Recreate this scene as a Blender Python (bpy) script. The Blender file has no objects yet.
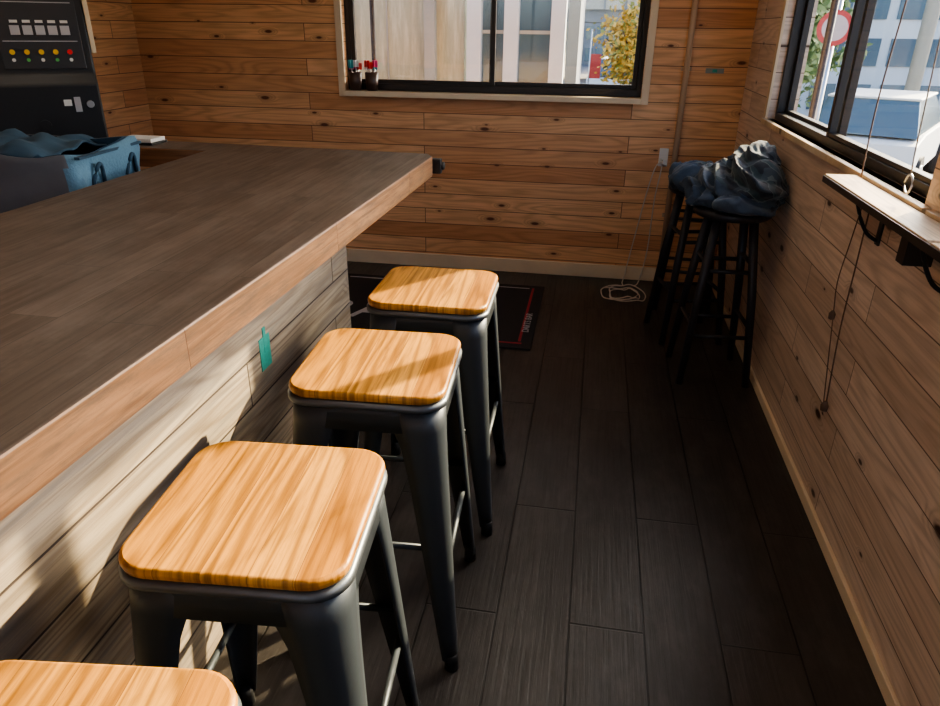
import bpy, bmesh, math, random
from mathutils import Vector, Matrix, noise
random.seed(4)
S = bpy.context.scene
COL = S.collection
S.view_settings.view_transform = 'AgX'
try: S.view_settings.look = 'AgX - Medium High Contrast'
except Exception: pass

# ------------------------------------------------------------------ node helpers
def new_mat(name):
    m = bpy.data.materials.new(name); m.use_nodes = True
    nt = m.node_tree
    for n in list(nt.nodes): nt.nodes.remove(n)
    out = nt.nodes.new('ShaderNodeOutputMaterial')
    b = nt.nodes.new('ShaderNodeBsdfPrincipled')
    nt.links.new(b.outputs[0], out.inputs[0])
    return m, nt, b, out
def setin(nt, sock, v):
    if isinstance(v, bpy.types.NodeSocket): nt.links.new(v, sock)
    elif isinstance(v, (tuple, list)) and len(v) == 3 and sock.type == 'RGBA': sock.default_value = (*v, 1)
    else: sock.default_value = v
def M(nt, op, a, b=None, c=None, clamp=False):
    n = nt.nodes.new('ShaderNodeMath'); n.operation = op; n.use_clamp = clamp
    setin(nt, n.inputs[0], a)
    if b is not None: setin(nt, n.inputs[1], b)
    if c is not None: setin(nt, n.inputs[2], c)
    return n.outputs[0]
def mixc(nt, f, a, b, mode='MIX'):
    n = nt.nodes.new('ShaderNodeMix'); n.data_type = 'RGBA'; n.blend_type = mode
    setin(nt, n.inputs[0], f); setin(nt, n.inputs[6], a); setin(nt, n.inputs[7], b)
    return n.outputs[2]
def comb(nt, x, y, z):
    n = nt.nodes.new('ShaderNodeCombineXYZ')
    setin(nt, n.inputs[0], x); setin(nt, n.inputs[1], y); setin(nt, n.inputs[2], z)
    return n.outputs[0]
def noise_t(nt, vec, scale, detail=4, rough=.55, dist=0):
    n = nt.nodes.new('ShaderNodeTexNoise'); nt.links.new(vec, n.inputs['Vector'])
    n.inputs['Scale'].default_value = scale; n.inputs['Detail'].default_value = detail
    n.inputs['Roughness'].default_value = rough; n.inputs['Distortion'].default_value = dist
    return n.outputs['Fac']
def smooth(nt, v, lo, hi):
    n = nt.nodes.new('ShaderNodeMapRange'); n.interpolation_type = 'SMOOTHSTEP'
    setin(nt, n.inputs[0], v); n.inputs[1].default_value = lo; n.inputs[2].default_value = hi
    return n.outputs[0]

def plain(name, col, rough=.5, metal=0, bump=0, bscale=40, var=0, spec=None):
    m, nt, b, out = new_mat(name)
    b.inputs['Roughness'].default_value = rough; b.inputs['Metallic'].default_value = metal
    if spec is not None: b.inputs['Specular IOR Level'].default_value = spec
    b.inputs['Base Color'].default_value = (*col, 1)
    if var or bump:
        tc = nt.nodes.new('ShaderNodeTexCoord')
        n = noise_t(nt, tc.outputs['Object'], bscale, 5)
        if var:
            d = tuple(max(0, c*(1-var)) for c in col); l = tuple(min(1, c*(1+var)) for c in col)
            nt.links.new(mixc(nt, n, d, l), b.inputs['Base Color'])
        if bump:
            bp = nt.nodes.new('ShaderNodeBump'); bp.inputs['Strength'].default_value = bump
            bp.inputs['Distance'].default_value = .01
            nt.links.new(n, bp.inputs['Height']); nt.links.new(bp.outputs[0], b.inputs['Normal'])
    return m

def planks(name, axes, row, length, c1, c2, seam=(.02, .012, .008), seamw=.0016, gscale=1.0, gstr=.5,
           ring=.35, knots=.5, kcol=(.06, .025, .012), kfreq=(2.2, 5.5), rough=.6, bump=.25, vshift=0, offset=.37,
           dirt=0, dirtcol=(.3,.3,.3), spec=.4, ringn=26, ushift=0, dark=.45, dirtstretch=(1.2, 8.0)):
    m, nt, b, out = new_mat(name)
    tc = nt.nodes.new('ShaderNodeTexCoord')
    sp = nt.nodes.new('ShaderNodeSeparateXYZ'); nt.links.new(tc.outputs['Object'], sp.inputs[0])
    ix = {'X': 0, 'Y': 1, 'Z': 2}
    U = M(nt, 'ADD', sp.outputs[ix[axes[0]]], 20.0+ushift); V = M(nt, 'ADD', sp.outputs[ix[axes[1]]], 10*row*10+vshift)
    vec = comb(nt, U, V, 0.0)
    br = nt.nodes.new('ShaderNodeTexBrick'); nt.links.new(vec, br.inputs['Vector'])
    br.offset = offset; br.offset_frequency = 2; br.squash = 1
    br.inputs['Color1'].default_value = (0, 0, 0, 1); br.inputs['Color2'].default_value = (1, 1, 1, 1)
    br.inputs['Mortar'].default_value = (.5, .5, .5, 1)
    br.inputs['Scale'].default_value = 1; br.inputs['Mortar Size'].default_value = seamw
    br.inputs['Mortar Smooth'].default_value = .3
    br.inputs['Brick Width'].default_value = length; br.inputs['Row Height'].default_value = row
    rnd = nt.nodes.new('ShaderNodeSeparateColor'); nt.links.new(br.outputs['Color'], rnd.inputs[0]); r = rnd.outputs[0]
    # knots
    vo = nt.nodes.new('ShaderNodeTexVoronoi'); vo.voronoi_dimensions = '2D'
    nt.links.new(comb(nt, M(nt, 'MULTIPLY', U, kfreq[0]), M(nt, 'MULTIPLY', V, kfreq[1]), 0.0), vo.inputs['Vector'])
    vo.inputs['Scale'].default_value = 1
    kc = nt.nodes.new('ShaderNodeSeparateColor'); nt.links.new(vo.outputs['Color'], kc.inputs[0])
    gate = M(nt, 'LESS_THAN', kc.outputs[0], knots)
    krad = M(nt, 'MULTIPLY_ADD', kc.outputs[1], .06, .02)
    kd = M(nt, 'DIVIDE', vo.outputs['Distance'], krad)
    kmask = M(nt, 'MULTIPLY', M(nt, 'SUBTRACT', 1.0, smooth(nt, kd, .6, 1.3)), gate)
    khalo = M(nt, 'MULTIPLY', M(nt, 'SUBTRACT', 1.0, smooth(nt, kd, .3, 3.6)), gate)
    # fine fibres
    gv = comb(nt, M(nt, 'MULTIPLY', U, 2.0*gscale), M(nt, 'MULTIPLY', V, 60*gscale), M(nt, 'MULTIPLY', r, 37.0))
    g = noise_t(nt, gv, 1.6, 6, .65, .4)
    # growth figure
    fv = comb(nt, M(nt, 'MULTIPLY', U, .7*gscale), M(nt, 'MULTIPLY', V, 7*gscale), M(nt, 'MULTIPLY', r, 61.0))
    f = noise_t(nt, fv, 1.0, 2, .4, .3)
    f2 = M(nt, 'MULTIPLY_ADD', khalo, .22, f)
    rg = M(nt, 'SINE', M(nt, 'MULTIPLY', f2, float(ringn*6.28/2)))
    rg = M(nt, 'MULTIPLY_ADD', rg, .5, .5); rg = M(nt, 'POWER', rg, 2.2)
    base = mixc(nt, r, c1, c2)
    big = noise_t(nt, vec, 1.7, 3)
    base = mixc(nt, M(nt, 'MULTIPLY', smooth(nt, big, .3, .75), .3), base, tuple(c*.66 for c in c1))
    dk = tuple(c*dark*(1-.12*k) for k, c in enumerate(c1))
    base = mixc(nt, M(nt, 'MULTIPLY', rg, ring), base, dk)
    base = mixc(nt, M(nt, 'MULTIPLY', smooth(nt, g, .4, .72), gstr), base, dk)
    if dirt:
        dn = noise_t(nt, comb(nt, M(nt,'MULTIPLY',U,dirtstretch[0]), M(nt,'MULTIPLY',V,dirtstretch[1]), r), 2.5, 6, .7)
        base = mixc(nt, M(nt, 'MULTIPLY', smooth(nt, dn, .42, .68), dirt), base, dirtcol)
    base = mixc(nt, M(nt, 'MULTIPLY', khalo, .45), base, tuple(c*.5 for c in c1))
    base = mixc(nt, kmask, base, kcol)
    base = mixc(nt, br.outputs['Fac'], base, seam)
    nt.links.new(base, b.inputs['Base Color'])
    rr = M(nt, 'MULTIPLY_ADD', g, .25, rough-.12)
    nt.links.new(rr, b.inputs['Roughness'])
    b.inputs['Specular IOR Level'].default_value = spec
    h = M(nt, 'SUBTRACT', M(nt, 'MULTIPLY', g, -.4), M(nt, 'MULTIPLY', br.outputs['Fac'], 2.0))
    bp = nt.nodes.new('ShaderNodeBump'); bp.inputs['Strength'].default_value = bump; bp.inputs['Distance'].default_value = .004
    nt.links.new(h, bp.inputs['Height']); nt.links.new(bp.outputs[0], b.inputs['Normal'])
    return m

# ------------------------------------------------------------------ mesh helpers
class B:
    def __init__(s): s.bm = bmesh.new(); s.mats = []
    def mi(s, m):
        if m not in s.mats: s.mats.append(m)
        return s.mats.index(m)
    def box(s, a, b, m, rot=None):
        i = s.mi(m); vs = []
        for x in (a[0], b[0]):
            for y in (a[1], b[1]):
                for z in (a[2], b[2]):
                    v = Vector((x, y, z))
                    if rot: v = rot @ v
                    vs.append(s.bm.verts.new(v))
        for q in ((0,1,3,2),(4,6,7,5),(0,4,5,1),(2,3,7,6),(0,2,6,4),(1,5,7,3)):
            f = s.bm.faces.new([vs[k] for k in q]); f.material_index = i
    def rings(s, rings, m, close=True, cap=True, smooth=True):
        i = s.mi(m); R = [[s.bm.verts.new(p) for p in r] for r in rings]
        n = len(R[0])
        for a, b in zip(R[:-1], R[1:]):
            for k in range(n if close else n-1):
                f = s.bm.faces.new([a[k], a[(k+1) % n], b[(k+1) % n], b[k]]); f.material_index = i; f.smooth = smooth
        if cap:
            for r in (R[0][::-1], R[-1]):
                f = s.bm.faces.new(r); f.material_index = i
    def tube(s, pts, r, m, n=8):
        pts = [Vector(p) for p in pts]; rr = r if isinstance(r, (list, tuple)) else [r]*len(pts)
        R = []
        for k, p in enumerate(pts):
            d = (pts[min(k+1, len(pts)-1)] - pts[max(k-1, 0)]).normalized()
            up = Vector((0, 0, 1)) if abs(d.z) < .9 else Vector((0, 1, 0))
            a = d.cross(up).normalized(); b = a.cross(d)
            R.append([p + (a*math.cos(t*2*math.pi/n) + b*math.sin(t*2*math.pi/n))*rr[k] for t in range(n)])
        s.rings(R, m)
    def lathe(s, prof, c, m, n=24):
        s.rings([[Vector((c[0]+r*math.cos(t*2*math.pi/n), c[1]+r*math.sin(t*2*math.pi/n), c[2]+z)) for t in range(n)] for r, z in prof], m)
    def obj(s, name, parent=None, loc=None, bevel=0, solid=0, fixn=True, auto=False):
        if fixn: bmesh.ops.recalc_face_normals(s.bm, faces=s.bm.faces)
        me = bpy.data.meshes.new(name); s.bm.to_mesh(me); s.bm.free()
        for m in s.mats: me.materials.append(m)
        o = bpy.data.objects.new(name, me); COL.objects.link(o)
        if parent: o.parent = parent
        if loc: o.location = loc
        if solid:
            md = o.modifiers.new('s', 'SOLIDIFY'); md.thickness = solid; md.offset = 0
        if bevel:
            md = o.modifiers.new('b', 'BEVEL'); md.width = bevel; md.segments = 2; md.limit_method = 'ANGLE'
        return o
def empty(name, loc=(0, 0, 0), rz=0):
    e = bpy.data.objects.new(name, None); COL.objects.link(e); e.location = loc; e.rotation_euler = (0, 0, rz)
    e.empty_display_size = .1
    return e
def rsq(h, r, z, n=6, hy=None):
    hy = hy or h; P = []
    for cx, cy, a0 in ((h-r, hy-r, 0), (-h+r, hy-r, 90), (-h+r, -hy+r, 180), (h-r, -hy+r, 270)):
        for k in range(n+1):
            a = math.radians(a0+90*k/n); P.append(Vector((cx+r*math.cos(a), cy+r*math.sin(a), z)))
    return P

# ------------------------------------------------------------------ materials
CW = dict(seam=(.13,.055,.025), seamw=.0022, gstr=.32, ring=.30, knots=.5, kfreq=(2.9,7.5), rough=.5, kcol=(.14,.05,.022))
wood_back = planks('cedar_wall_back', ('X','Z'), .094, 1.9, (.66,.32,.15), (.92,.56,.30), **CW)
wood_left = planks('cedar_wall_left', ('Y','Z'), .094, 1.9, (.66,.32,.15), (.92,.56,.30), **CW)
wood_right = planks('cedar_wall_right', ('Y','Z'), .112, 1.5, (.64,.47,.35), (.84,.66,.52), seam=(.14,.085,.055), seamw=.002, gstr=.3, ring=.3, knots=.55, kfreq=(2.6,6.0), rough=.42)
wood_panel = planks('weathered_panel', ('Y','Z'), .125, 1.7, (.33,.26,.185), (.48,.39,.285), seam=(.05,.035,.028), seamw=.003, gstr=.65, ring=.6, knots=.45, rough=.75, bump=.6, dirt=.7, dirtcol=(.20,.175,.15), dirtstretch=(1.0, 14.0))
wood_panel_end = planks('weathered_panel_end', ('X','Z'), .125, 1.7, (.36,.28,.2), (.48,.38,.28), seam=(.08,.05,.035), seamw=.0025, gstr=.4, ring=.4, knots=.35, rough=.7)
wood_floor = planks('dark_floor', ('Y','X'), .19, 1.15, (.030,.0265,.025), (.043,.038,.036), seam=(.003,.002,.002), seamw=.003, gstr=.6, ring=.10, knots=0, rough=.36, bump=.9, vshift=-.04, offset=.41, dirt=.45, dirtcol=(.075,.067,.062), spec=.55, dirtstretch=(2.2, 5.0))
wood_top = planks('counter_top', ('Y','X'), .085, .62, (.088,.064,.048), (.128,.096,.074), seam=(.045,.033,.025), seamw=.001, gstr=.45, ring=.12, knots=0, rough=.45, bump=.15, dirt=.6, dirtcol=(.165,.13,.105), spec=.5, dirtstretch=(2.0, 4.0))
wood_edge = planks('counter_edge', ('Y','Z'), .2, .62, (.30,.15,.07), (.42,.23,.115), seam=(.12,.05,.02), seamw=.001, gstr=.8, ring=.4, knots=0, rough=.45, bump=.4, dirt=.7, dirtcol=(.12,.08,.055), dirtstretch=(4.0, 25.0))
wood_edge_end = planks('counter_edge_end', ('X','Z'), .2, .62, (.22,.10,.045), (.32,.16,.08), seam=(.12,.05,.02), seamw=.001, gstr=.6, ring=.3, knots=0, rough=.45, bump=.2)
wood_seat = planks('oak_seat', ('Y','X'), .067, 2.0, (.52,.22,.030), (.74,.38,.075), seam=(.20,.08,.015), seamw=.0006, gscale=1.55, gstr=.7, ring=.65, knots=.0, rough=.38, bump=.35, ringn=20, ushift=1.0, offset=.05, dark=.30, vshift=.03, dirt=.25, dirtcol=(.30,.13,.03), dirtstretch=(3.0, 9.0))
wood_pale = planks('pale_shelf', ('Y','X'), .3, 2.0, (.72,.54,.34), (.86,.68,.46), gstr=.45, ring=.45, knots=.2, rough=.4, vshift=.1)
cream = plain('cream_trim', (.74,.60,.42), .55, var=.12, bscale=6)
alu = plain('bronze_aluminium', (.045,.038,.034), .4, .4)
gun = plain('gunmetal', (.040,.048,.056), .46, .25, bump=.03, bscale=60)
gun2 = plain('gunmetal_rim', (.12,.13,.14), .38, .6)
rubber = plain('rubber', (.012,.012,.012), .7)
blackm = plain('black_paint', (.014,.014,.016), .4)
blackwood = plain('black_wood', (.022,.020,.024), .45, var=.4, bscale=20)
white = plain('white_plastic', (.75,.74,.70), .4)
ceilm = plain('ceiling_paint', (.80,.72,.62), .8, var=.05)
steel = plain('steel', (.55,.55,.55), .3, .9)
m_glass, nt, b, out = new_mat('window_glass')
nt.nodes.remove(b)
tr = nt.nodes.new('ShaderNodeBsdfTransparent'); tr.inputs[0].default_value = (.95,.97,.96,1)
gl = nt.nodes.new('ShaderNodeBsdfGlossy'); gl.inputs['Roughness'].default_value = .02
mx = nt.nodes.new('ShaderNodeMixShader'); mx.inputs[0].default_value = .06
nt.links.new(tr.outputs[0], mx.inputs[1]); nt.links.new(gl.outputs[0], mx.inputs[2]); nt.links.new(mx.outputs[0], out.inputs[0])

# ------------------------------------------------------------------ room dims
XL, XR, YB, YF, ZC, T = -2.77, .78, 4.23, -2.4, 2.45, .12
def grid_rects(u0, u1, z0, z1, ops):
    us = sorted({u0, u1, *[o[0] for o in ops], *[o[1] for o in ops]}); zs = sorted({z0, z1, *[o[2] for o in ops], *[o[3] for o in ops]})
    R = []
    for a, b_ in zip(us[:-1], us[1:]):
        run = None
        for c, d in zip(zs[:-1], zs[1:]):
            mu, mz = (a+b_)/2, (c+d)/2
            if any(o[0] < mu < o[1] and o[2] < mz < o[3] for o in ops):
                if run: R.append((a, b_, *run)); run = None
            else: run = (run[0], d) if run else (c, d)
        if run: R.append((a, b_, *run))
    return R
W1 = (-1.47, .24, 1.055, 2.05)
W2 = (1.80, 3.56, 1.035, 2.04)
W3 = (-.10, 1.70, 1.035, 2.04)
W4 = (-2.3, .3, .9, 2.1)   # added window opening behind the camera, lets sky light fill the room
bb = B(); bb.box((XL-T, YF-T, -.1), (XR+T, YB+T, 0), wood_floor); bb.obj('floor')
bb = B(); bb.box((XL-T, YF-T, ZC), (XR+T, YB+T, ZC+.1), ceilm); bb.obj('ceiling')
bb = B()
for r in grid_rects(XL, XR, 0, ZC, [W1]): bb.box((r[0], YB, r[2]), (r[1], YB+T, r[3]), wood_back)
bb.obj('wall_back')
bb = B()
for r in grid_rects(YF-T, YB+T, 0, ZC, [W2, W3]): bb.box((XR, r[0], r[2]), (XR+T, r[1], r[3]), wood_right)
bb.obj('wall_right')
bb = B(); bb.box((XL-T, YF-T, 0), (XL, YB+T, ZC), wood_left); bb.obj('wall_left')
bb = B()
for r in grid_rects(XL, XR, 0, ZC, [W4]): bb.box((r[0], YF-T, r[2]), (r[1], YF, r[3]), wood_back)
bb.obj('wall_front')
bb = B(); bb.box((XL+.001, YB-.018, .001), (.44, YB, .085), cream); bb.obj('baseboard_back', bevel=.003)
bb = B(); bb.box((XR-.012, YF+.01, .001), (XR, YB-.02, .04), cream); bb.obj('baseboard_right', bevel=.002)

def window(name, along, u0, u1, z0, z1, d0, d1, mulls, fw=.045, sash=.03, sb=.022):
    e = empty(name)
    fr = B(); g = B()
    def bx(bl, a0, a1, c0, c1, e0, e1, m):
        if along == 'X': bl.box((a0, e0, c0), (a1, e1, c1), m)
        else: bl.box((e0, a0, c0), (e1, a1, c1), m)
    bx(fr, u0, u1, z0, z0+fw, d0, d1, alu); bx(fr, u0, u1, z1-fw, z1, d0, d1, alu)
    bx(fr, u0, u0+fw*.7, z0+fw, z1-fw, d0, d1, alu); bx(fr, u1-fw*.7, u1, z0+fw, z1-fw, d0, d1, alu)
    xs = [u0+fw*.7] + mulls + [u1-fw*.7]
    dm = (d0+d1)/2
    for k, (a, b_) in enumerate(zip(xs[:-1], xs[1:])):
        e0, e1 = (d0+.006, dm-.002) if k % 2 == 0 else (dm+.002, d1-.006)
        a2 = a-.018 if k else a; b2 = b_+.018 if k < len(xs)-2 else b_
        bx(fr, a2, a2+sash, z0+fw, z1-fw, e0, e1, alu); bx(fr, b2-sash, b2, z0+fw, z1-fw, e0, e1, alu)
        bx(fr, a2+sash, b2-sash, z0+fw, z0+fw+sb, e0, e1, alu); bx(fr, a2+sash, b2-sash, z1-fw-.03, z1-fw, e0, e1, alu)
        gm = (e0+e1)/2
        bx(g, a2+sash-.004, b2-sash+.004, z0+fw+sb-.004, z1-fw-.026, gm-.002, gm+.002, m_glass)
    fr.obj('frame', e, bevel=.002); g.obj('glass_panes', e)
    return e
window('window_1', 'X', *W1, YB+.045, YB+.115, [-.61], fw=.038, sash=.026)
window('window_2', 'Y', *W2, XR+.03, XR+.10, [2.76], fw=.030, sb=.014)
window('window_3', 'Y', *W3, XR+.03, XR+.10, [.8], fw=.030, sb=.014)
window('rear_fill_window', 'X', *W4, YF-.10, YF-.03, [-1.0])
# trims
bb = B()
bb.box((-1.51, YB-.015, 1.02), (-1.47, YB, 2.09), cream); bb.box((.24, YB-.015, 1.02), (.28, YB, 2.09), cream)
bb.box((-1.47, YB-.015, 2.05), (.24, YB, 2.09), cream)
bb.box((-1.47, YB-.05, 1.025), (.24, YB+.045, 1.055), cream)
bb.obj('trim_1', bevel=.002)
bb = B()
bb.box((XR-.02, 1.76, 1.012), (XR+.03, 3.60, 1.035), wood_pale); bb.box((XR-.012, 3.56, 1.035), (XR, 3.60, 2.08), wood_pale)
bb.box((XR-.012, 1.76, 2.04), (XR, 3.56, 2.08), wood_pale)
bb.obj('trim_2', bevel=.002)
bb = B(); bb.box((XR-.02, -.14, 1.012), (XR+.03, 1.74, 1.035), wood_pale); bb.obj('trim_3', bevel=.002)

# ------------------------------------------------------------------ bar counter
bar = empty('bar_counter')
bb = B(); i = 0
poly = [(-.595, -1.2), (-.537, 2.39), (-.565, 2.44), (-1.75, 2.50), (-1.75, 2.33), (-1.33, 2.31), (-1.33, -1.2)]
bm = bb.bm; it = bb.mi(wood_top); ie = bb.mi(wood_edge); ien = bb.mi(wood_edge_end)
tv = [bm.verts.new((x, y, 1.0)) for x, y in poly]; bv = [bm.verts.new((x, y, .932)) for x, y in poly]
f = bm.faces.new(tv); f.material_index = it
f = bm.faces.new(bv[::-1]); f.material_index = ie
for k in range(len(poly)):
    k2 = (k+1) % len(poly); f = bm.faces.new([tv[k], bv[k], bv[k2], tv[k2]]); f.material_index = ie if k in (0, 5) else ien
bb.obj('worktop', bar, bevel=.004)
bb = B()
bb.box((-.833, -1.2, 0), (-.815-.0, 2.25, .932), wood_panel)
bb.obj('front_panel', bar)
bb = B(); bb.box((-1.25, 2.232, 0), (-.834, 2.25, .932), wood_panel_end); bb.box((-1.25, -1.2, 0), (-1.232, 2.23, .932), blackwood)
bb.box((-1.23, -1.2, .45), (-.834, 2.23, .47), blackwood)
bb.box((-1.74, 2.36, 0), (-1.70, 2.47, .932), blackwood)
bb.obj('carcass', bar)
bb = B(); bb.box((-.56, 2.42, .935), (-.515, 2.45, .985), blackm); bb.tube([(-.53, 2.44, .96), (-.505, 2.44, .96)], .014, blackm, 12)
bb.obj('end_hook', bar, bevel=.004)
teal = plain('teal_tape', (.04,.32,.26), .5, var=.3, bscale=90)
bb = B(); bb.box((-.8152, 1.545, .565), (-.8135, 1.605, .655), teal); bb.box((-.8153, 1.57, .61), (-.8130, 1.585, .68), teal); bb.obj('tape_label', bar)

# ------------------------------------------------------------------ metal bar stools
HS = .72; ST = .021
def stool_meshes():
    parts = []
    bb = B()
    rs = []
    for h, z in ((.161, HS-ST), (.167, HS-ST+.003), (.169, HS-.009), (.168, HS-.003), (.164, HS)):
        rs.append(rsq(h, .055, z, 8))
    bb.rings(rs, wood_seat, smooth=False); parts.append(('seat', bb, 0))
    bb = B()   # pan rim + skirt
    zt = HS-ST-.001
    def hz(z): return .158 + (.205-.158)*(zt-z)/zt
    bb.rings([rsq(.140, .04, zt, 8), rsq(.166, .055, zt, 8), rsq(.171, .057, zt-.004, 8), rsq(.171, .057, zt-.012, 8), rsq(.160, .053, zt-.017, 8)], gun2, cap=False)
    bb.rings([rsq(.160, .053, zt-.016, 8), rsq(hz(zt-.03), .052, zt-.03, 8), rsq(hz(zt-.068), .05, zt-.068, 8)], gun, cap=False)
    bb.rings([rsq(hz(zt-.068), .05, zt-.068, 8), rsq(hz(zt-.068)-.008, .045, zt-.072, 8)], gun, cap=False)
    parts.append(('seat_pan', bb, .0025))
    # legs
    bb = B()
    for sx, sy in ((1,1),(-1,1),(-1,-1),(1,-1)):
        R = []
        for z in (zt-.02, zt-.07, zt-.11, zt-.2, .4, .25, .1, .03):
            t = (zt-z)/zt
            w = .030 + .062*(1-t)**1.0 + (.028*max(0, (1-t)-.82)/.18)
            w = min(w, .105)
            r = min(.03*(1-t)+.016, w*.6); h = hz(z)+.001
            pts = [(h-w, h-.004), (h-r-(w-r)*.4, h), (h-r, h)]
            for k in range(1, 6):
                a = math.radians(90-90*k/6); pts.append((h-r+r*math.cos(a), h-r+r*math.sin(a)))
            pts += [(h, h-r), (h, h-r-(w-r)*.4), (h-.004, h-w)]
            if sx*sy < 0: pts = pts[::-1]
            R.append([Vector((px*sx, py*sy, z)) for px, py in pts])
        bb.rings(R, gun, close=False, cap=False)
    parts.append(('legs', bb, .004))
    bb = B()
    for sx, sy in ((1,1),(-1,1),(-1,-1),(1,-1)):
        h = .205-.014
        bb.lathe([(.012, 0), (.0175, .002), (.0165, .045), (.010, .048)], (h*sx, h*sy, 0), rubber, 12)
    parts.append(('feet', bb, 0))
    bb = B()
    for k, (z1) in enumerate((.28, .34, .28, .34)):
        h = hz(z1)-.012
        c = [(h, -h), (h, h), (-h, h), (-h, -h)]
        a, b_ = c[k], c[(k+1) % 4]
        bb.tube([(a[0], a[1], z1), (b_[0], b_[1], z1)], .0075, gun, 10)
    parts.append(('foot_rails', bb, 0))
    return parts
stool_data = []
for nm, bl, sol in stool_meshes():
    o = bl.obj(nm, solid=sol, fixn=True); stool_data.append((nm, o.data, sol)); bpy.data.objects.remove(o)
for loc, rz in (((-.465, .835), 4.5), ((-.434, 1.370), 3), ((-.417, 1.880), 1), ((-.490, .345), 7)):
    e = empty('bar_stool', (*loc, 0), math.radians(rz))
    for nm, me, sol in stool_data:
        o = bpy.data.objects.new(nm, me); COL.objects.link(o); o.parent = e
        if sol: md = o.modifiers.new('s', 'SOLIDIFY'); md.thickness = sol; md.offset = 0
        if nm == 'seat': md = o.modifiers.new('b', 'BEVEL'); md.width = .002; md.segments = 2; md.limit_method = 'ANGLE'

# ------------------------------------------------------------------ round black stools at back
def round_stool(loc, rz, h=.745):
    e = empty('round_stool', (*loc, 0), math.radians(rz))
    bb = B(); bb.lathe([(.02, h-.032), (.145, h-.030), (.155, h-.02), (.155, h-.006), (.148, h), (.10, h+.001), (.01, h-.003)], (0, 0, 0), blackwood, 32); bb.obj('seat', e)
    bb = B(); fr = .185; tp = .10
    for k in range(4):
        a = math.radians(45+90*k); c, s_ = math.cos(a), math.sin(a)
        bb.tube([(fr*c*1.08, fr*s_*1.08, 0), (fr*c*.82, fr*s_*.82, .4), (tp*c, tp*s_, h-.03)], [.015, .018, .019], blackwood, 10)
    bb.obj('legs', e)
    bb = B()
    for k in range(4):
        for zz in ((.22, .26)[k % 2], (.50, .53)[k % 2]):
            rr = fr*1.08 + (fr*.82-fr*1.08)*min(zz/.4, 1) + (0 if zz < .4 else (tp-fr*.82)*(zz-.4)/(h-.43))
            a, b_ = math.radians(45+90*k), math.radians(135+90*k)
            bb.tube([(rr*math.cos(a), rr*math.sin(a), zz), (rr*math.cos(b_), rr*math.sin(b_), zz)], .009, blackwood, 8)
    bb.obj('stretchers', e)
round_stool((.585, 2.99), 4); round_stool((.52, 3.42), 12); round_stool((.56, 3.86), -6)

# ------------------------------------------------------------------ jacket
m_j, nt, b, out = new_mat('plaid_jacket')
tc = nt.nodes.new('ShaderNodeTexCoord'); sp = nt.nodes.new('ShaderNodeSeparateXYZ')
wn = noise_t(nt, tc.outputs['Object'], 7, 3)
nt.links.new(tc.outputs['Object'], sp.inputs[0])
def stripes(v, k, w): return M(nt, 'LESS_THAN', M(nt, 'FRACT', M(nt, 'MULTIPLY', M(nt, 'ADD', v, M(nt, 'MULTIPLY', wn, .12)), k)), w)
s1 = stripes(M(nt, 'ADD', sp.outputs[0], sp.outputs[2]), 12.0, .35); s2 = stripes(M(nt, 'SUBTRACT', sp.outputs[1], M(nt,'MULTIPLY',sp.outputs[2],.6)), 12.0, .35)
s3 = stripes(M(nt, 'ADD', sp.outputs[0], sp.outputs[2]), 12.0, .06); s4 = stripes(M(nt, 'SUBTRACT', sp.outputs[1], M(nt,'MULTIPLY',sp.outputs[2],.6)), 12.0, .06)
c = mixc(nt, M(nt, 'MULTIPLY', s1, .7), (.012,.018,.030), (.030,.060,.070)); c = mixc(nt, M(nt, 'MULTIPLY', s2, .6), c, (.05,.075,.10))
c = mixc(nt, M(nt, 'MULTIPLY', M(nt, 'MAXIMUM', s3, s4), .45), c, (.16,.19,.18))
dz = M(nt, 'ADD', M(nt, 'MULTIPLY', sp.outputs[2], 2.2), M(nt, 'ADD', sp.outputs[0], M(nt, 'MULTIPLY', wn, .25)))
den = M(nt, 'LESS_THAN', dz, 2.52)
dn2 = noise_t(nt, tc.outputs['Object'], 60, 3)
c = mixc(nt, den, c, mixc(nt, dn2, (.018,.032,.055), (.06,.09,.13)))
nt.links.new(c, b.inputs['Base Color']); b.inputs['Roughness'].default_value = .85
b.inputs['Sheen Weight'].default_value = .2
bm = bmesh.new()
def blob(c, r, rot=0):
    g = bmesh.ops.create_icosphere(bm, subdivisions=3, radius=1)
    mt = Matrix.Translation(c) @ Matrix.Rotation(rot, 4, 'Z') @ Matrix.Diagonal((*r, 1))
    bmesh.ops.transform(bm, matrix=mt, verts=g['verts'])
blob((.625, 3.02, .83), (.135, .19, .10), .2)
blob((.67, 3.12, .87), (.10, .14, .10), 0)
blob((.56, 3.10, .81), (.15, .17, .07), .5)
blob((.50, 3.28, .80), (.14, .16, .055), -.3)
blob((.47, 3.44, .785), (.13, .10, .042), 0)
blob((.46, 3.02, .765), (.05, .10, .055), .2)
blob((.62, 2.87, .775), (.12, .05, .04), .1)
me = bpy.data.meshes.new('jacket'); bm.to_mesh(me); bm.free()
jo = bpy.data.objects.new('jacket_tmp', me); COL.objects.link(jo)
md = jo.modifiers.new('r', 'REMESH'); md.mode = 'VOXEL'; md.voxel_size = .006; md.use_smooth_shade = True
md = jo.modifiers.new('s', 'SMOOTH'); md.iterations = 6
dg = bpy.context.evaluated_depsgraph_get(); dg.update()
me2 = bpy.data.meshes.new_from_object(jo.evaluated_get(dg)); bpy.data.objects.remove(jo)
me2.update()
nrm = [v.normal.copy() for v in me2.vertices]
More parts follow.
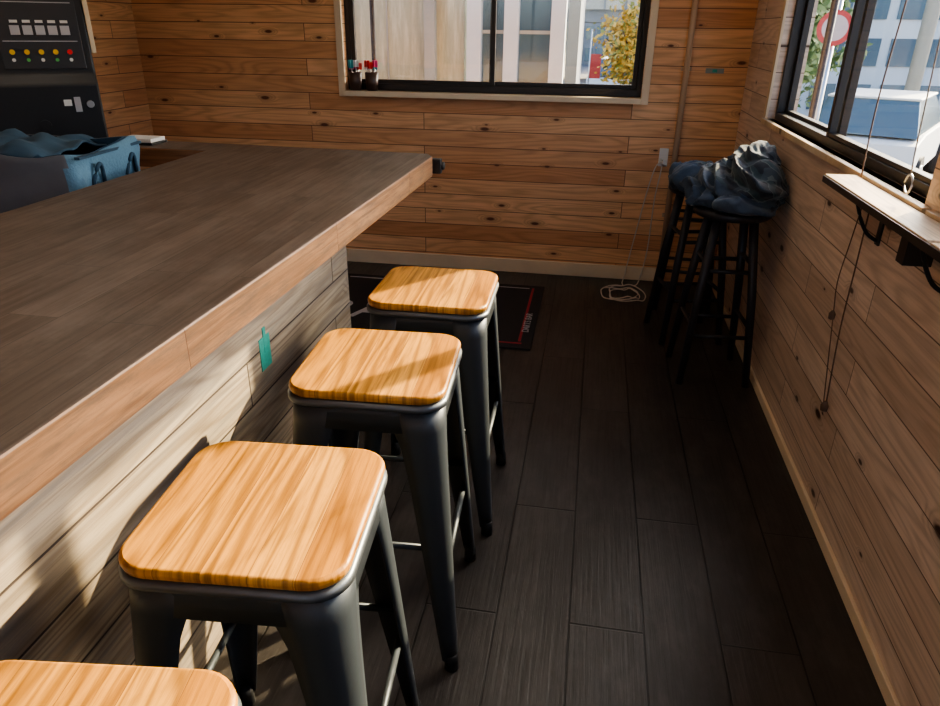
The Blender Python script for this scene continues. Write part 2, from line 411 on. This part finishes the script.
for v, n in zip(me2.vertices, nrm):
    p = v.co
    w = noise.noise_vector(p*4)*.5
    q = Vector((p.x*7+p.z*9, p.y*4-p.z*7, p.z*6)) + w*4
    f1 = 1-abs(noise.noise(q))*2.4; f2 = 1-abs(noise.noise(q*2.1+Vector((5, 3, 1))))*2
    v.co = p + n*(.034*f1 + .014*f2 - .020)
    if v.co.z < .751: v.co.z = .751
    v.co.x = min(v.co.x, .772)
me2.materials.clear(); me2.materials.append(m_j)
for pl in me2.polygons: pl.use_smooth = True
jk = bpy.data.objects.new('jacket', me2); COL.objects.link(jk)

# ------------------------------------------------------------------ floor mat
mat_b = plain('mat_rubber', (.014,.014,.016), .75, bump=.3, bscale=200)
mat_w = plain('mat_print_white', (.42,.42,.42), .7); mat_r = plain('mat_print_red', (.32,.02,.03), .7)
e = empty('floor_mat')
bb = B(); bb.box((-1.45, 3.05, .0005), (-.215, 3.96, .008), mat_b)
bb.obj('base', e, bevel=.003)
bb = B()
bb.box((-1.40, 3.10, .0081), (-.265, 3.115, .009), mat_r); bb.box((-.285, 3.13, .0081), (-.272, 3.91, .009), mat_r)
bb.box((-1.40, 3.90, .0081), (-.30, 3.91, .009), mat_w)
bb.obj('print_lines', e)
def text(s_, size, loc, rz, m, parent, name, rx=0, ext=.0006):
    cu = bpy.data.curves.new(name, 'FONT'); cu.body = s_; cu.size = size; cu.extrude = ext; cu.align_x = 'LEFT'
    o = bpy.data.objects.new(name+'_c', cu); COL.objects.link(o)
    dg = bpy.context.evaluated_depsgraph_get(); me = bpy.data.meshes.new_from_object(o.evaluated_get(dg)); bpy.data.objects.remove(o)
    me.materials.clear(); me.materials.append(m)
    o = bpy.data.objects.new(name, me); COL.objects.link(o); o.parent = parent; o.location = loc; o.rotation_euler = (rx, 0, rz)
    return o
text('BAR', .34, (-1.40, 3.28, .0088), 0, mat_w, e, 'print_text')
text('DARTS BAR', .05, (-.245, 3.25, .0088), math.radians(90), mat_w, e, 'print_side_text')

# ------------------------------------------------------------------ darts machine
th = math.atan2(.62, .78)
e = empty('darts_machine', (-2.30, 2.757, 0), th)
bb = B(); w = .23
def prism(bb, prof, x0, x1, m):
    i = bb.mi(m); A = [bb.bm.verts.new((x0, y, z)) for y, z in prof]; C = [bb.bm.verts.new((x1, y, z)) for y, z in prof]
    bb.bm.faces.new(A[::-1]).material_index = i; bb.bm.faces.new(C).material_index = i
    for k in range(len(prof)):
        k2 = (k+1) % len(prof); bb.bm.faces.new([A[k], A[k2], C[k2], C[k]]).material_index = i
prism(bb, [(0, 0), (0, 1.16), (.03, 1.20), (.06, 1.60), (.10, 2.15), (.34, 2.15), (.34, 0)], -w, w, blackm)
bb.obj('cabinet', e, bevel=.008)
tilt = Matrix.Translation((0, .03, 1.20)) @ Matrix.Rotation(math.radians(-4.3), 4, 'X')
grey = plain('panel_grey', (.03,.03,.034), .35); silver = plain('card_silver', (.5,.5,.52), .3, .3)
bb = B()
bb.box((-.10, -.006, .02), (.20, .0, .33), grey, tilt)
bb.obj('control_panel', e, bevel=.002)
bb = B()
for k in range(5): bb.box((-.05+k*.045, -.012, .15), (-.05+k*.045+.034, -.006, .185), silver, tilt); bb.box((-.046+k*.045, -.013, .195), (-.046+k*.045+.028, -.006, .205), white, tilt)
for z in (.125, .27): bb.box((-.085, -.008, z), (.185, -.006, z+.003), silver, tilt)
bb.obj('card_slots', e)
bb = B()
cols = [plain('btn_yellow', (.8,.5,.03), .3), plain('btn_green', (.1,.45,.1), .3), plain('btn_red', (.7,.03,.03), .3)]
for k, ci in enumerate((0, 0, 0, 0, 2)):
    p = [tilt @ Vector((-.06+k*.052, -.004, .085)), tilt @ Vector((-.06+k*.052, -.016, .085))]
    bb.tube(p, .010, cols[ci], 16)
    bb.tube([tilt @ Vector((-.06+k*.052, -.004, .055)), tilt @ Vector((-.06+k*.052, -.012, .055))], .007, cols[1] if k % 2 else white, 12)
bb.obj('buttons', e)
text('DARTS', .035, tilt @ Vector((-.0, -.0075, .285)), 0, white, e, 'title_text', rx=math.radians(90-4.3))
bb = B()
bb.box((.085, -.006, 1.075), (.115, .0, 1.10), white); bb.box((.125, -.008, 1.05), (.15, 0, 1.11), silver)
bb.tube([(.185, .002, 1.08), (.185, -.012, 1.08)], .015, steel, 18); bb.tube([(.0, .002, 1.0), (.0, -.012, 1.0)], .022, blackm, 18)
bb.box((-.15, -.004, .35), (.15, 0, .9), grey)
bb.obj('coin_slots', e, bevel=.001)
bb = B(); bb.box((.231, .04, 1.28), (.25, .09, 2.1), cream); bb.obj('side_strip', e, bevel=.003)

# ------------------------------------------------------------------ work table + tote bag behind the bar
e = empty('work_table')
bb = B(); bb.box((-2.15, 1.15, .77), (-1.36, 2.24, .797), blackm)
for x in (-2.12, -1.42):
    for y in (1.18, 2.17): bb.box((x, y, 0), (x+.035, y+.035, .77), blackm)
bb.obj('frame', e, bevel=.003)
blue = plain('canvas_blue', (.11,.22,.31), .8, bump=.3, bscale=120, var=.15)
dblue = plain('lining_blue', (.030,.070,.112), .85, var=.3, bscale=10)
cgrey = plain('canvas_grey', (.12,.125,.14), .85, var=.2, bscale=12)
e = empty('tote_bag', (-1.70, 1.965, .804), math.radians(4))
hx, hy, H = .235, .175, .255
n = 14
def bagring(sc, z, bulge):
    P = []
    for q in rsq(hx*sc, .03, z, 3, hy*sc): P.append(q)
    D = []
    for k in range(len(P)):
        a, c_ = P[k], P[(k+1) % len(P)]; L = (c_-a).length; m_ = max(1, int(L/.03))
        for j in range(m_): D.append(a.lerp(c_, j/m_))
    return D
rings = []
for k in range(n+1):
    t = k/n; R = bagring(1.0, H*t, 0)
    R2 = []
    for p in R:
        w_ = noise.noise(Vector((p.x*9, p.y*9, p.z*11)))*.018*(.3+t)
        d = Vector((p.x, p.y, 0)).normalized()
        q = p + d*(w_ + .012*math.sin(math.pi*t)); q.z += .022*noise.noise(Vector((p.x*5, p.y*5, 2)))*t
        R2.append(q)
    rings.append(R2)
bb = B(); bb.rings(rings, cgrey, cap=False)
bb.bm.faces.new([v for v in list(bb.bm.verts)[:len(rings[0])]][::-1])
bi = bb.mi(blue); li = bb.mi(dblue)
for f in bb.bm.faces:
    if f.calc_center_median().x > hx-.02: f.material_index = bi
bo = bb.obj('shell', e, solid=.006)
bb = B(); inner = [[Vector((p.x*.95, p.y*.94, p.z)) for p in r] for r in rings[6:]]
bb.rings(inner, dblue, cap=True); 
tops = [f for f in bb.bm.faces if len(f.verts) > 10 and f.calc_center_median().z > H*.8]; bmesh.ops.delete(bb.bm, geom=tops, context='FACES_ONLY')
bb.obj('lining', e, fixn=False)
bb = B(); R = []
for a in range(24):
    row_ = []
    for c_ in range(20):
        x = -hx*1.02 + (hx*1.6)*a/23; y = -hy*.98 + 2*hy*.98*c_/19
        z = H - .012 + .05*math.sin(math.pi*c_/19)*(1-a/25) + .04*noise.noise(Vector((x*13, y*13, 3)))
        row_.append(Vector((x, y, z)))
    R.append(row_)
bb.rings(R, dblue, close=False, cap=False); bb.obj('lid_flap', e, solid=.006)
bb = B()
for yy in (-.09, .09):
    pts = [(hx+.014+.014*math.sin(math.pi*k/12), yy-.03+.06*k/12, H*.62+.06*math.sin(math.pi*k/12)) for k in range(13)]
    bb.tube(pts, .006, dblue, 8)
bb.box((hx+.004, -hy*.95, H*.94), (hx+.02, hy*.95, H*.97), dblue)
bb.obj('handles', e)
bb = B(); bb.box((-1.70, 2.36, 1.0015), (-1.56, 2.46, 1.010), blackm); bb.box((-1.695, 2.365, 1.010), (-1.565, 2.455, 1.022), white); bb.obj('notepad')

# ------------------------------------------------------------------ dart cups
cupm = plain('brown_cup', (.07,.035,.025), .4)
ccols = [plain('flight_pink', (.8,.08,.25), .4), plain('flight_teal', (.05,.35,.4), .4), plain('flight_white', (.8,.8,.8), .4), plain('flight_red', (.7,.05,.04), .4)]
for cx in (-1.405, -1.305):
    e = empty('dart_cup', (cx, YB-.012, 1.056))
    bb = B(); bb.lathe([(.028, 0), (.033, .002), (.040, .10), (.037, .10), (.030, .006), (.002, .006)], (0, 0, 0), cupm, 20); bb.obj('cup', e)
    bb = B()
    for k in range(6):
        a = k*1.3+cx*7; dx, dy = .017*math.cos(a), .017*math.sin(a)
        bb.tube([(dx*.4, dy*.4, .008), (dx*1.4, dy*1.4, .12)], .003, steel, 6)
        mm = ccols[(k+int(cx*100)) % 4]; z0 = .112+.008*(k % 3)
        bb.box((dx*1.5-.016, dy*1.5-.001, z0), (dx*1.5+.016, dy*1.5+.001, z0+.036), mm)
        bb.box((dx*1.5-.001, dy*1.5-.016, z0), (dx*1.5+.001, dy*1.5+.016, z0+.036), mm)
    bb.obj('darts', e)

# ------------------------------------------------------------------ conduit, outlet, cable
cond = plain('conduit_beige', (.50,.35,.23), .5)
bb = B(); bb.tube([(.462, YB-.020, .002), (.462, YB-.020, 2.44)], .016, cond, 14)
for z in (.4, 1.2, 2.0): bb.box((.435, YB-.012, z), (.49, YB-.0005, z+.02), cond)
bb.obj('conduit_pipe')
bb = B(); bb.box((.375, YB-.012, .69), (.425, YB-.0005, .79), white); bb.box((.385, YB-.03, .70), (.415, YB-.012, .735), white); bb.obj('wall_outlet', bevel=.003)
cab = plain('cable_white', (.62,.55,.48), .5)
def cat(P, n=5):
    P = [Vector(p) for p in P]; O = []
    for k in range(len(P)-1):
        a, b_, c_, d = P[max(k-1, 0)], P[k], P[k+1], P[min(k+2, len(P)-1)]
        for j in range(n):
            t = j/n; O.append(.5*((2*b_)+(c_-a)*t+(2*a-5*b_+4*c_-d)*t*t+(3*b_-a-3*c_+d)*t**3))
    O.append(P[-1]); return O
bb = B(); P = []
P.append((.39, YB-.032, .715)); P.append((.36, YB-.045, .69)); P.append((.33, YB-.035, .55)); P.append((.30, YB-.03, .35)); P.append((.27, YB-.03, .15)); P.append((.25, YB-.06, .03)); P.append((.24, YB-.10, .008))
for k in range(48):
    a = k*.42+1.5; rx = .095+.035*math.sin(k*.31); ry = .12+.04*math.cos(k*.23)
    P.append((.235+rx*math.cos(a)+.015*math.sin(k*.11), 3.92+ry*math.sin(a), .006+.004*(k % 5)))
bb.tube(cat(P), .0035, cab, 6); bb.tube(cat([(.395, YB-.034, .73), (.39, YB-.06, .66), (.375, YB-.05, .5), (.37, YB-.04, .2), (.34, YB-.06, .01), (.30, 4.02, .03)]), .0035, cab, 6)
bb.obj('power_cable')
bb = B(); bb.box((.565, YB-.003, 1.19), (.66, YB-.0005, 1.215), plain('grey_label', (.25,.3,.28), .5)); bb.box((.60, YB-.004, 1.195), (.625, YB-.003, 1.21), teal); bb.obj('wall_label')

# ------------------------------------------------------------------ wall shelf with brackets
e = empty('wall_shelf')
bb = B(); bb.box((.672, .55, 1.008), (.759, 1.48, 1.026), wood_pale); bb.box((.672, 1.50, 1.008), (.759, 2.215, 1.026), wood_pale); bb.obj('boards', e, bevel=.002)
bb = B()
bb.box((.668, .55, 1.004), (.672, 2.215, 1.022), alu)
for y in (2.0, 1.58, 1.38, .8):
    bb.box((XR-.006, y-.012, .88), (XR-.0005, y+.012, 1.006), blackm); bb.box((.69, y-.012, 1.001), (XR-.006, y+.012, 1.0075), blackm)
    bb.tube(cat([(.70, y, .999), (.72, y, .95), (.745, y, .91), (XR-.005, y, .89)], 4), .005, blackm, 8)
bb.box((.70, 1.64, .93), (.76, 1.68, 1.007), alu)
bb.obj('brackets', e)

# ------------------------------------------------------------------ cords
cordm = plain('cord_brown', (.16,.10,.07), .7); cordl = plain('cord_pale', (.4,.36,.33), .7)
e = empty('blind_cord')
bb = B()
bb.tube(cat([(.748, 2.03, 1.005), (.757, 2.05, .8), (.762, 2.06, .6), (.764, 2.03, .38)]), .0022, cordm, 6)
bb.tube(cat([(.745, 2.07, 1.005), (.752, 2.12, .85), (.758, 2.16, .72), (.762, 2.14, .62), (.765, 2.05, .36)]), .0018, cordm, 6)
bb.obj('cords', e)
bb = B()
bb.lathe([(.002, 0), (.010, .004), (.012, .02), (.005, .035), (.002, .036)], (.762, 2.03, .345), cordm, 12)
bb.lathe([(.002, 0), (.009, .004), (.010, .02), (.004, .03), (.002, .031)], (.762, 2.15, .60), cordm, 12)
bb.obj('tassels', e)
e = empty('blind_pull')
bb = B()
bb.tube(cat([(.770, 2.13, 2.1), (.760, 2.15, 1.6), (.748, 2.16, 1.25), (.742, 2.13, 1.035)]), .0022, cordm, 6)
bb.tube(cat([(.765, 1.93, 2.1), (.750, 1.90, 1.6), (.742, 1.84, 1.2), (.745, 1.83, 1.10)]), .0018, cordl, 6)
bb.tube([(.745+.0*k, 1.83+.02*math.cos(k*math.pi/6), 1.075+.022*math.sin(k*math.pi/6)) for k in range(13)], .003, steel, 6)
bb.obj('strings', e)
bb = B(); bb.box((.742, 1.2, 2.10), (.779, 3.6, 2.14), alu); bb.obj('blind_rail')

# ------------------------------------------------------------------ added glowing ceiling panels, out of view, to fill the room with light
fillm, nt, b, out = new_mat('fill_emitter')
b.inputs['Emission Color'].default_value = (1, .86, .70, 1); b.inputs['Emission Strength'].default_value = 3.6; b.inputs['Base Color'].default_value = (.9,.9,.85,1)
for x, y in ((-.9, .7), (-.3, 2.9), (-.3, -1.2), (-1.9, 2.2)):
    e = empty('ceiling_fill', (x, y, ZC))
    bb = B(); bb.box((-.31, -.31, -.035), (.31, .31, -.001), white); bb.obj('fill_housing', e)
    bb = B(); bb.box((-.29, -.29, -.042), (.29, .29, -.0355), fillm); bb.obj('fill_face', e)

# ------------------------------------------------------------------ exterior
GZ = -1.0
asph = plain('asphalt', (.20,.20,.20), .9, var=.2, bscale=3)
conc = plain('concrete', (.42,.40,.34), .85, var=.25, bscale=1.5)
m_ccw, nt, b, out = new_mat('streaked_concrete')
tc = nt.nodes.new('ShaderNodeTexCoord'); mp = nt.nodes.new('ShaderNodeMapping'); mp.inputs['Scale'].default_value = (14, 1, 1.6)
nt.links.new(tc.outputs['Object'], mp.inputs[0]); nn = noise_t(nt, mp.outputs[0], 1.5, 8, .75)
nt.links.new(mixc(nt, smooth(nt, nn, .4, .7), (.46,.43,.29), (.66,.62,.44)), b.inputs['Base Color']); b.inputs['Roughness'].default_value = .9
bwhite = plain('white_cladding', (.68,.68,.66), .6, var=.05)
bgrey = plain('grey_cladding', (.20,.21,.22), .7, var=.15, bscale=2)
bglass = plain('facade_glass', (.12,.18,.22), .12, .3)
bb = B(); bb.box((-40, -30, GZ-.2), (60, 90, GZ), asph); bb.obj('ground')
e = empty('concrete_building')
bb = B(); bb.box((-9, 7.0, GZ), (-1.26, 9.0, 6), m_ccw); bb.box((-1.62, 6.9, GZ), (-1.52, 7.0, 6), conc); bb.box((-2.36, 6.97, GZ), (-2.33, 7.0, 6), bgrey)
bb.box((-9, 6.97, .72), (-1.63, 6.99, .74), bgrey)
for x in (-3.1, -2.7, -2.0): bb.box((x, 6.985, GZ), (x+.015, 7.0, 6), conc)
bb.obj('wall', e)
bb = B()
for x in (-1.22, -.88, -.46): bb.box((x, 6.9, GZ), (x+.13, 7.05, 6), bwhite)
for x0, x1 in ((-1.09, -.88), (-.75, -.46)):
    bb.box((x0, 7.0, GZ), (x1, 7.03, 6), bglass)
    for z in (.9, 1.35, 1.8): bb.box((x0, 6.97, z), (x1, 7.0, z+.03), conc)
bb.box((-1.22, 6.95, .55), (-.33, 7.0, .62), bwhite)
bb.box((-.33, 7.4, GZ), (-.22, 9.0, 6), bgrey)
bb.obj('glazed_bay', e)
bb = B(); bb.box((-1.9, YB+T+.03, 2.12), (1.25, 6.05, 2.16), bgrey)  # added canopy, out of view, keeps sun out of the back window
for x in (-1.8, 1.2): bb.tube([(x, 5.9, GZ), (x, 5.9, 2.12)], .02, alu, 8); bb.tube([(x, YB+T+.06, GZ), (x, YB+T+.06, 2.12)], .02, alu, 8)
bb.obj('sun_block_canopy')
e = empty('overpass')
bb = B(); bb.box((-30, 38, 1.7), (30, 44, 2.25), bgrey); bb.box((-30, 37.7, 2.25), (30, 38, 3.1), conc)
for x in (-18, -2.6, .55, 14): bb.box((x, 39, GZ), (x+.7, 42, 1.7), conc)
for x in range(-10, 12): bb.box((x-.05, 37.65, 2.25), (x+.05, 37.7, 3.1), bgrey)
bb.obj('deck', e)
def building(name, x0, x1, y0, y1, h, base, nx, nz, wm=bglass):
    e = empty(name); bb = B(); bb.box((x0, y0, GZ), (x1, y1, h), base); bb.obj('body', e)
    bb = B(); dx = (x1-x0)/nx; dz = (h-GZ)/nz
    for i_ in range(nx):
        for k in range(nz): bb.box((x0+dx*(i_+.14), y0-.05, GZ+dz*(k+.2)), (x0+dx*(i_+.86), y0, GZ+dz*(k+.8)), wm)
    dy = (y1-y0)/3
    for i_ in range(3):
        for k in range(nz): bb.box((x0-.05, y0+dy*(i_+.15), GZ+dz*(k+.2)), (x0, y0+dy*(i_+.85), GZ+dz*(k+.8)), wm)
    bb.obj('facade_windows', e)
building('office_building', 5.2, 14, 24, 32, 9, bwhite, 9, 8)
building('office_building', -8, 4.0, 55, 62, 12, bgrey, 16, 9)
building('apartment_building', 4.4, 12, 60, 66, 14, bwhite, 6, 9)
def tree(x, y, h, r, cols_, seed):
    random.seed(seed)
    e = empty('street_tree', (x, y, GZ)); bb = B()
    trunk = plain('bark', (.09,.06,.04), .9)
    bb.tube([(0, 0, 0), (.03, 0, h*.4), (-.05, .03, h*.8)], [.09, .07, .03], trunk, 8)
    for k in range(6):
        a = k*1.05; bb.tube([(0, 0, h*(.35+.05*k)), (r*.6*math.cos(a), r*.6*math.sin(a), h*(.55+.06*k))], [.035, .012], trunk, 6)
    bb.obj('trunk', e)
    bb = B()
    for k in range(2600):
        u = Vector((random.gauss(0, 1), random.gauss(0, 1), random.gauss(0, 1))).normalized()*r*random.random()**.4
        u *= .75+.5*noise.noise(u*1.8+Vector((seed, 0, 0)))
        c_ = Vector((u.x, u.y, h*.66+u.z*1.2)); s_ = .05+.05*random.random()
        d1 = Vector((random.uniform(-1,1), random.uniform(-1,1), random.uniform(-1,1))).normalized(); d2 = d1.orthogonal().normalized()
        vs = [bb.bm.verts.new(c_+q) for q in (d1*s_, d2*s_*.6, -d1*s_, -d2*s_*.6)]
        f = bb.bm.faces.new(vs); f.material_index = bb.mi(random.choice(cols_))
    bb.obj('foliage', e, fixn=False)
lv = [plain('leaf_yellow', (.60,.36,.05), .7), plain('leaf_olive', (.26,.27,.06), .7), plain('leaf_gold', (.68,.44,.09), .7)]
lg = [plain('leaf_green', (.10,.17,.05), .7), plain('leaf_green_light', (.20,.26,.08), .7)]
tree(.85, 20, 3.0, 1.25, lv, 1); tree(4.3, 17.5, 3.8, 1.4, lg, 2); tree(-2.95, 6.1, 3.3, .55, lg, 3); tree(3.0, 13.5, 3.4, .9, lg, 5)
redm = plain('sign_red', (.45,.05,.05), .5)
e = empty('traffic_sign', (2.50, 9.0, 0), math.radians(-16))
bb = B(); bb.tube([(0, 0, GZ), (0, 0, 1.75)], .03, steel, 10); bb.obj('post', e)
bb = B(); bb.tube([(0, -.035, 1.44), (0, -.05, 1.44)], .18, redm, 32); bb.tube([(0, -.045, 1.44), (0, -.053, 1.44)], .13, plain('sign_face', (.5,.42,.42), .5), 32); bb.obj('disc', e)
e = empty('utility_pole'); bb = B(); bb.tube([(6.3, 16.5, GZ), (6.3, 16.5, 7)], .14, conc, 12); bb.box((5.6, 16.45, 5.8), (7, 16.55, 5.95), steel); bb.obj('pole', e)
e = empty('street_banner', (-.30, 22, GZ)); bb = B(); bb.tube([(0, 0, 0), (0, 0, 2.4)], .02, steel, 8); bb.box((.02, -.01, 1.1), (.32, .01, 1.75), redm); bb.obj('banner', e)
e = empty('traffic_cone', (.10, 14.5, GZ)); bb = B(); bb.lathe([(.2, 0), (.2, .03), (.13, .035), (.03, .7), (.01, .7)], (0, 0, 0), plain('cone_orange', (.8,.18,.03), .5), 16); bb.obj('cone', e)
def car(x, y, rz, body):
    e = empty('car', (x, y, GZ), math.radians(rz)); bb = B()
    low = [(-2.1,.35),(-2.15,.6),(-2.05,.85),(-1.3,.95),(1.2,.95),(2.0,.82),(2.15,.55),(2.1,.35)]
    bb.rings([[Vector((px, s_*.85, pz)) for px, pz in low] for s_ in (-1, 1)], body, smooth=False)
    i = bb.mi(bglass)
    v = [bb.bm.verts.new(p) for p in ((-1.8,-.8,.93),(1.3,-.8,.93),(1.3,.8,.93),(-1.8,.8,.93),(-1.4,-.66,1.44),(.45,-.66,1.44),(.45,.66,1.44),(-1.4,.66,1.44))]
    for q in ((0,1,5,4),(1,2,6,5),(2,3,7,6),(3,0,4,7),(0,3,2,1)): bb.bm.faces.new([v[k] for k in q]).material_index = i
    bb.box((-1.42,-.68,1.44),(.47,.68,1.48), body)
    bb.obj('body', e, bevel=.04)
    bb = B()
    for px in (-1.35, 1.35):
        for s_ in (-1, 1): bb.tube([(px, s_*.70, .32), (px, s_*.90, .32)], .32, rubber, 20); bb.tube([(px, s_*.88, .32), (px, s_*.91, .32)], .18, steel, 14)
    bb.obj('wheels', e)
car(5.0, 14.0, 62, bwhite); car(3.4, 21.5, 75, plain('car_dark', (.05,.055,.07), .3)); car(.6, 28, 85, bwhite)

# ------------------------------------------------------------------ lighting
w = bpy.data.worlds.new('World'); S.world = w; w.use_nodes = True; nt = w.node_tree
bg = nt.nodes['Background']; sky = nt.nodes.new('ShaderNodeTexSky'); sky.sky_type = 'NISHITA'; sky.sun_disc = False
sky.sun_elevation = math.radians(27); sky.sun_rotation = math.radians(40); sky.dust_density = 4; sky.air_density = .6
nt.links.new(sky.outputs[0], bg.inputs[0]); bg.inputs[1].default_value = 1.15
sd = Vector((-1, -1.2, -.78)).normalized()
ld = bpy.data.lights.new('sun', 'SUN'); ld.energy = 23; ld.angle = math.radians(.6); ld.color = (1, .80, .52)
lo = bpy.data.objects.new('sun', ld); COL.objects.link(lo); lo.rotation_euler = sd.to_track_quat('-Z', 'Y').to_euler(); lo.location = (10, 12, 8)

# ------------------------------------------------------------------ camera
X = Vector((.9854, -.0825, .1490)); Y = Vector((.1699, .4139, -.8943)); Z = Vector((.01206, .9066, .4219))
Y.normalize(); Z = (Z - Y*Z.dot(Y)).normalized(); X = Y.cross(Z)
cd = bpy.data.cameras.new('camera'); cd.sensor_fit = 'HORIZONTAL'; cd.sensor_width = 36; cd.lens = 700/940*36; cd.clip_start = .02; cd.clip_end = 300
co = bpy.data.objects.new('camera', cd); COL.objects.link(co)
co.matrix_world = Matrix.Translation((0, 0, 1.4)) @ Matrix((X, Y, Z)).to_4x4()
S.camera = co
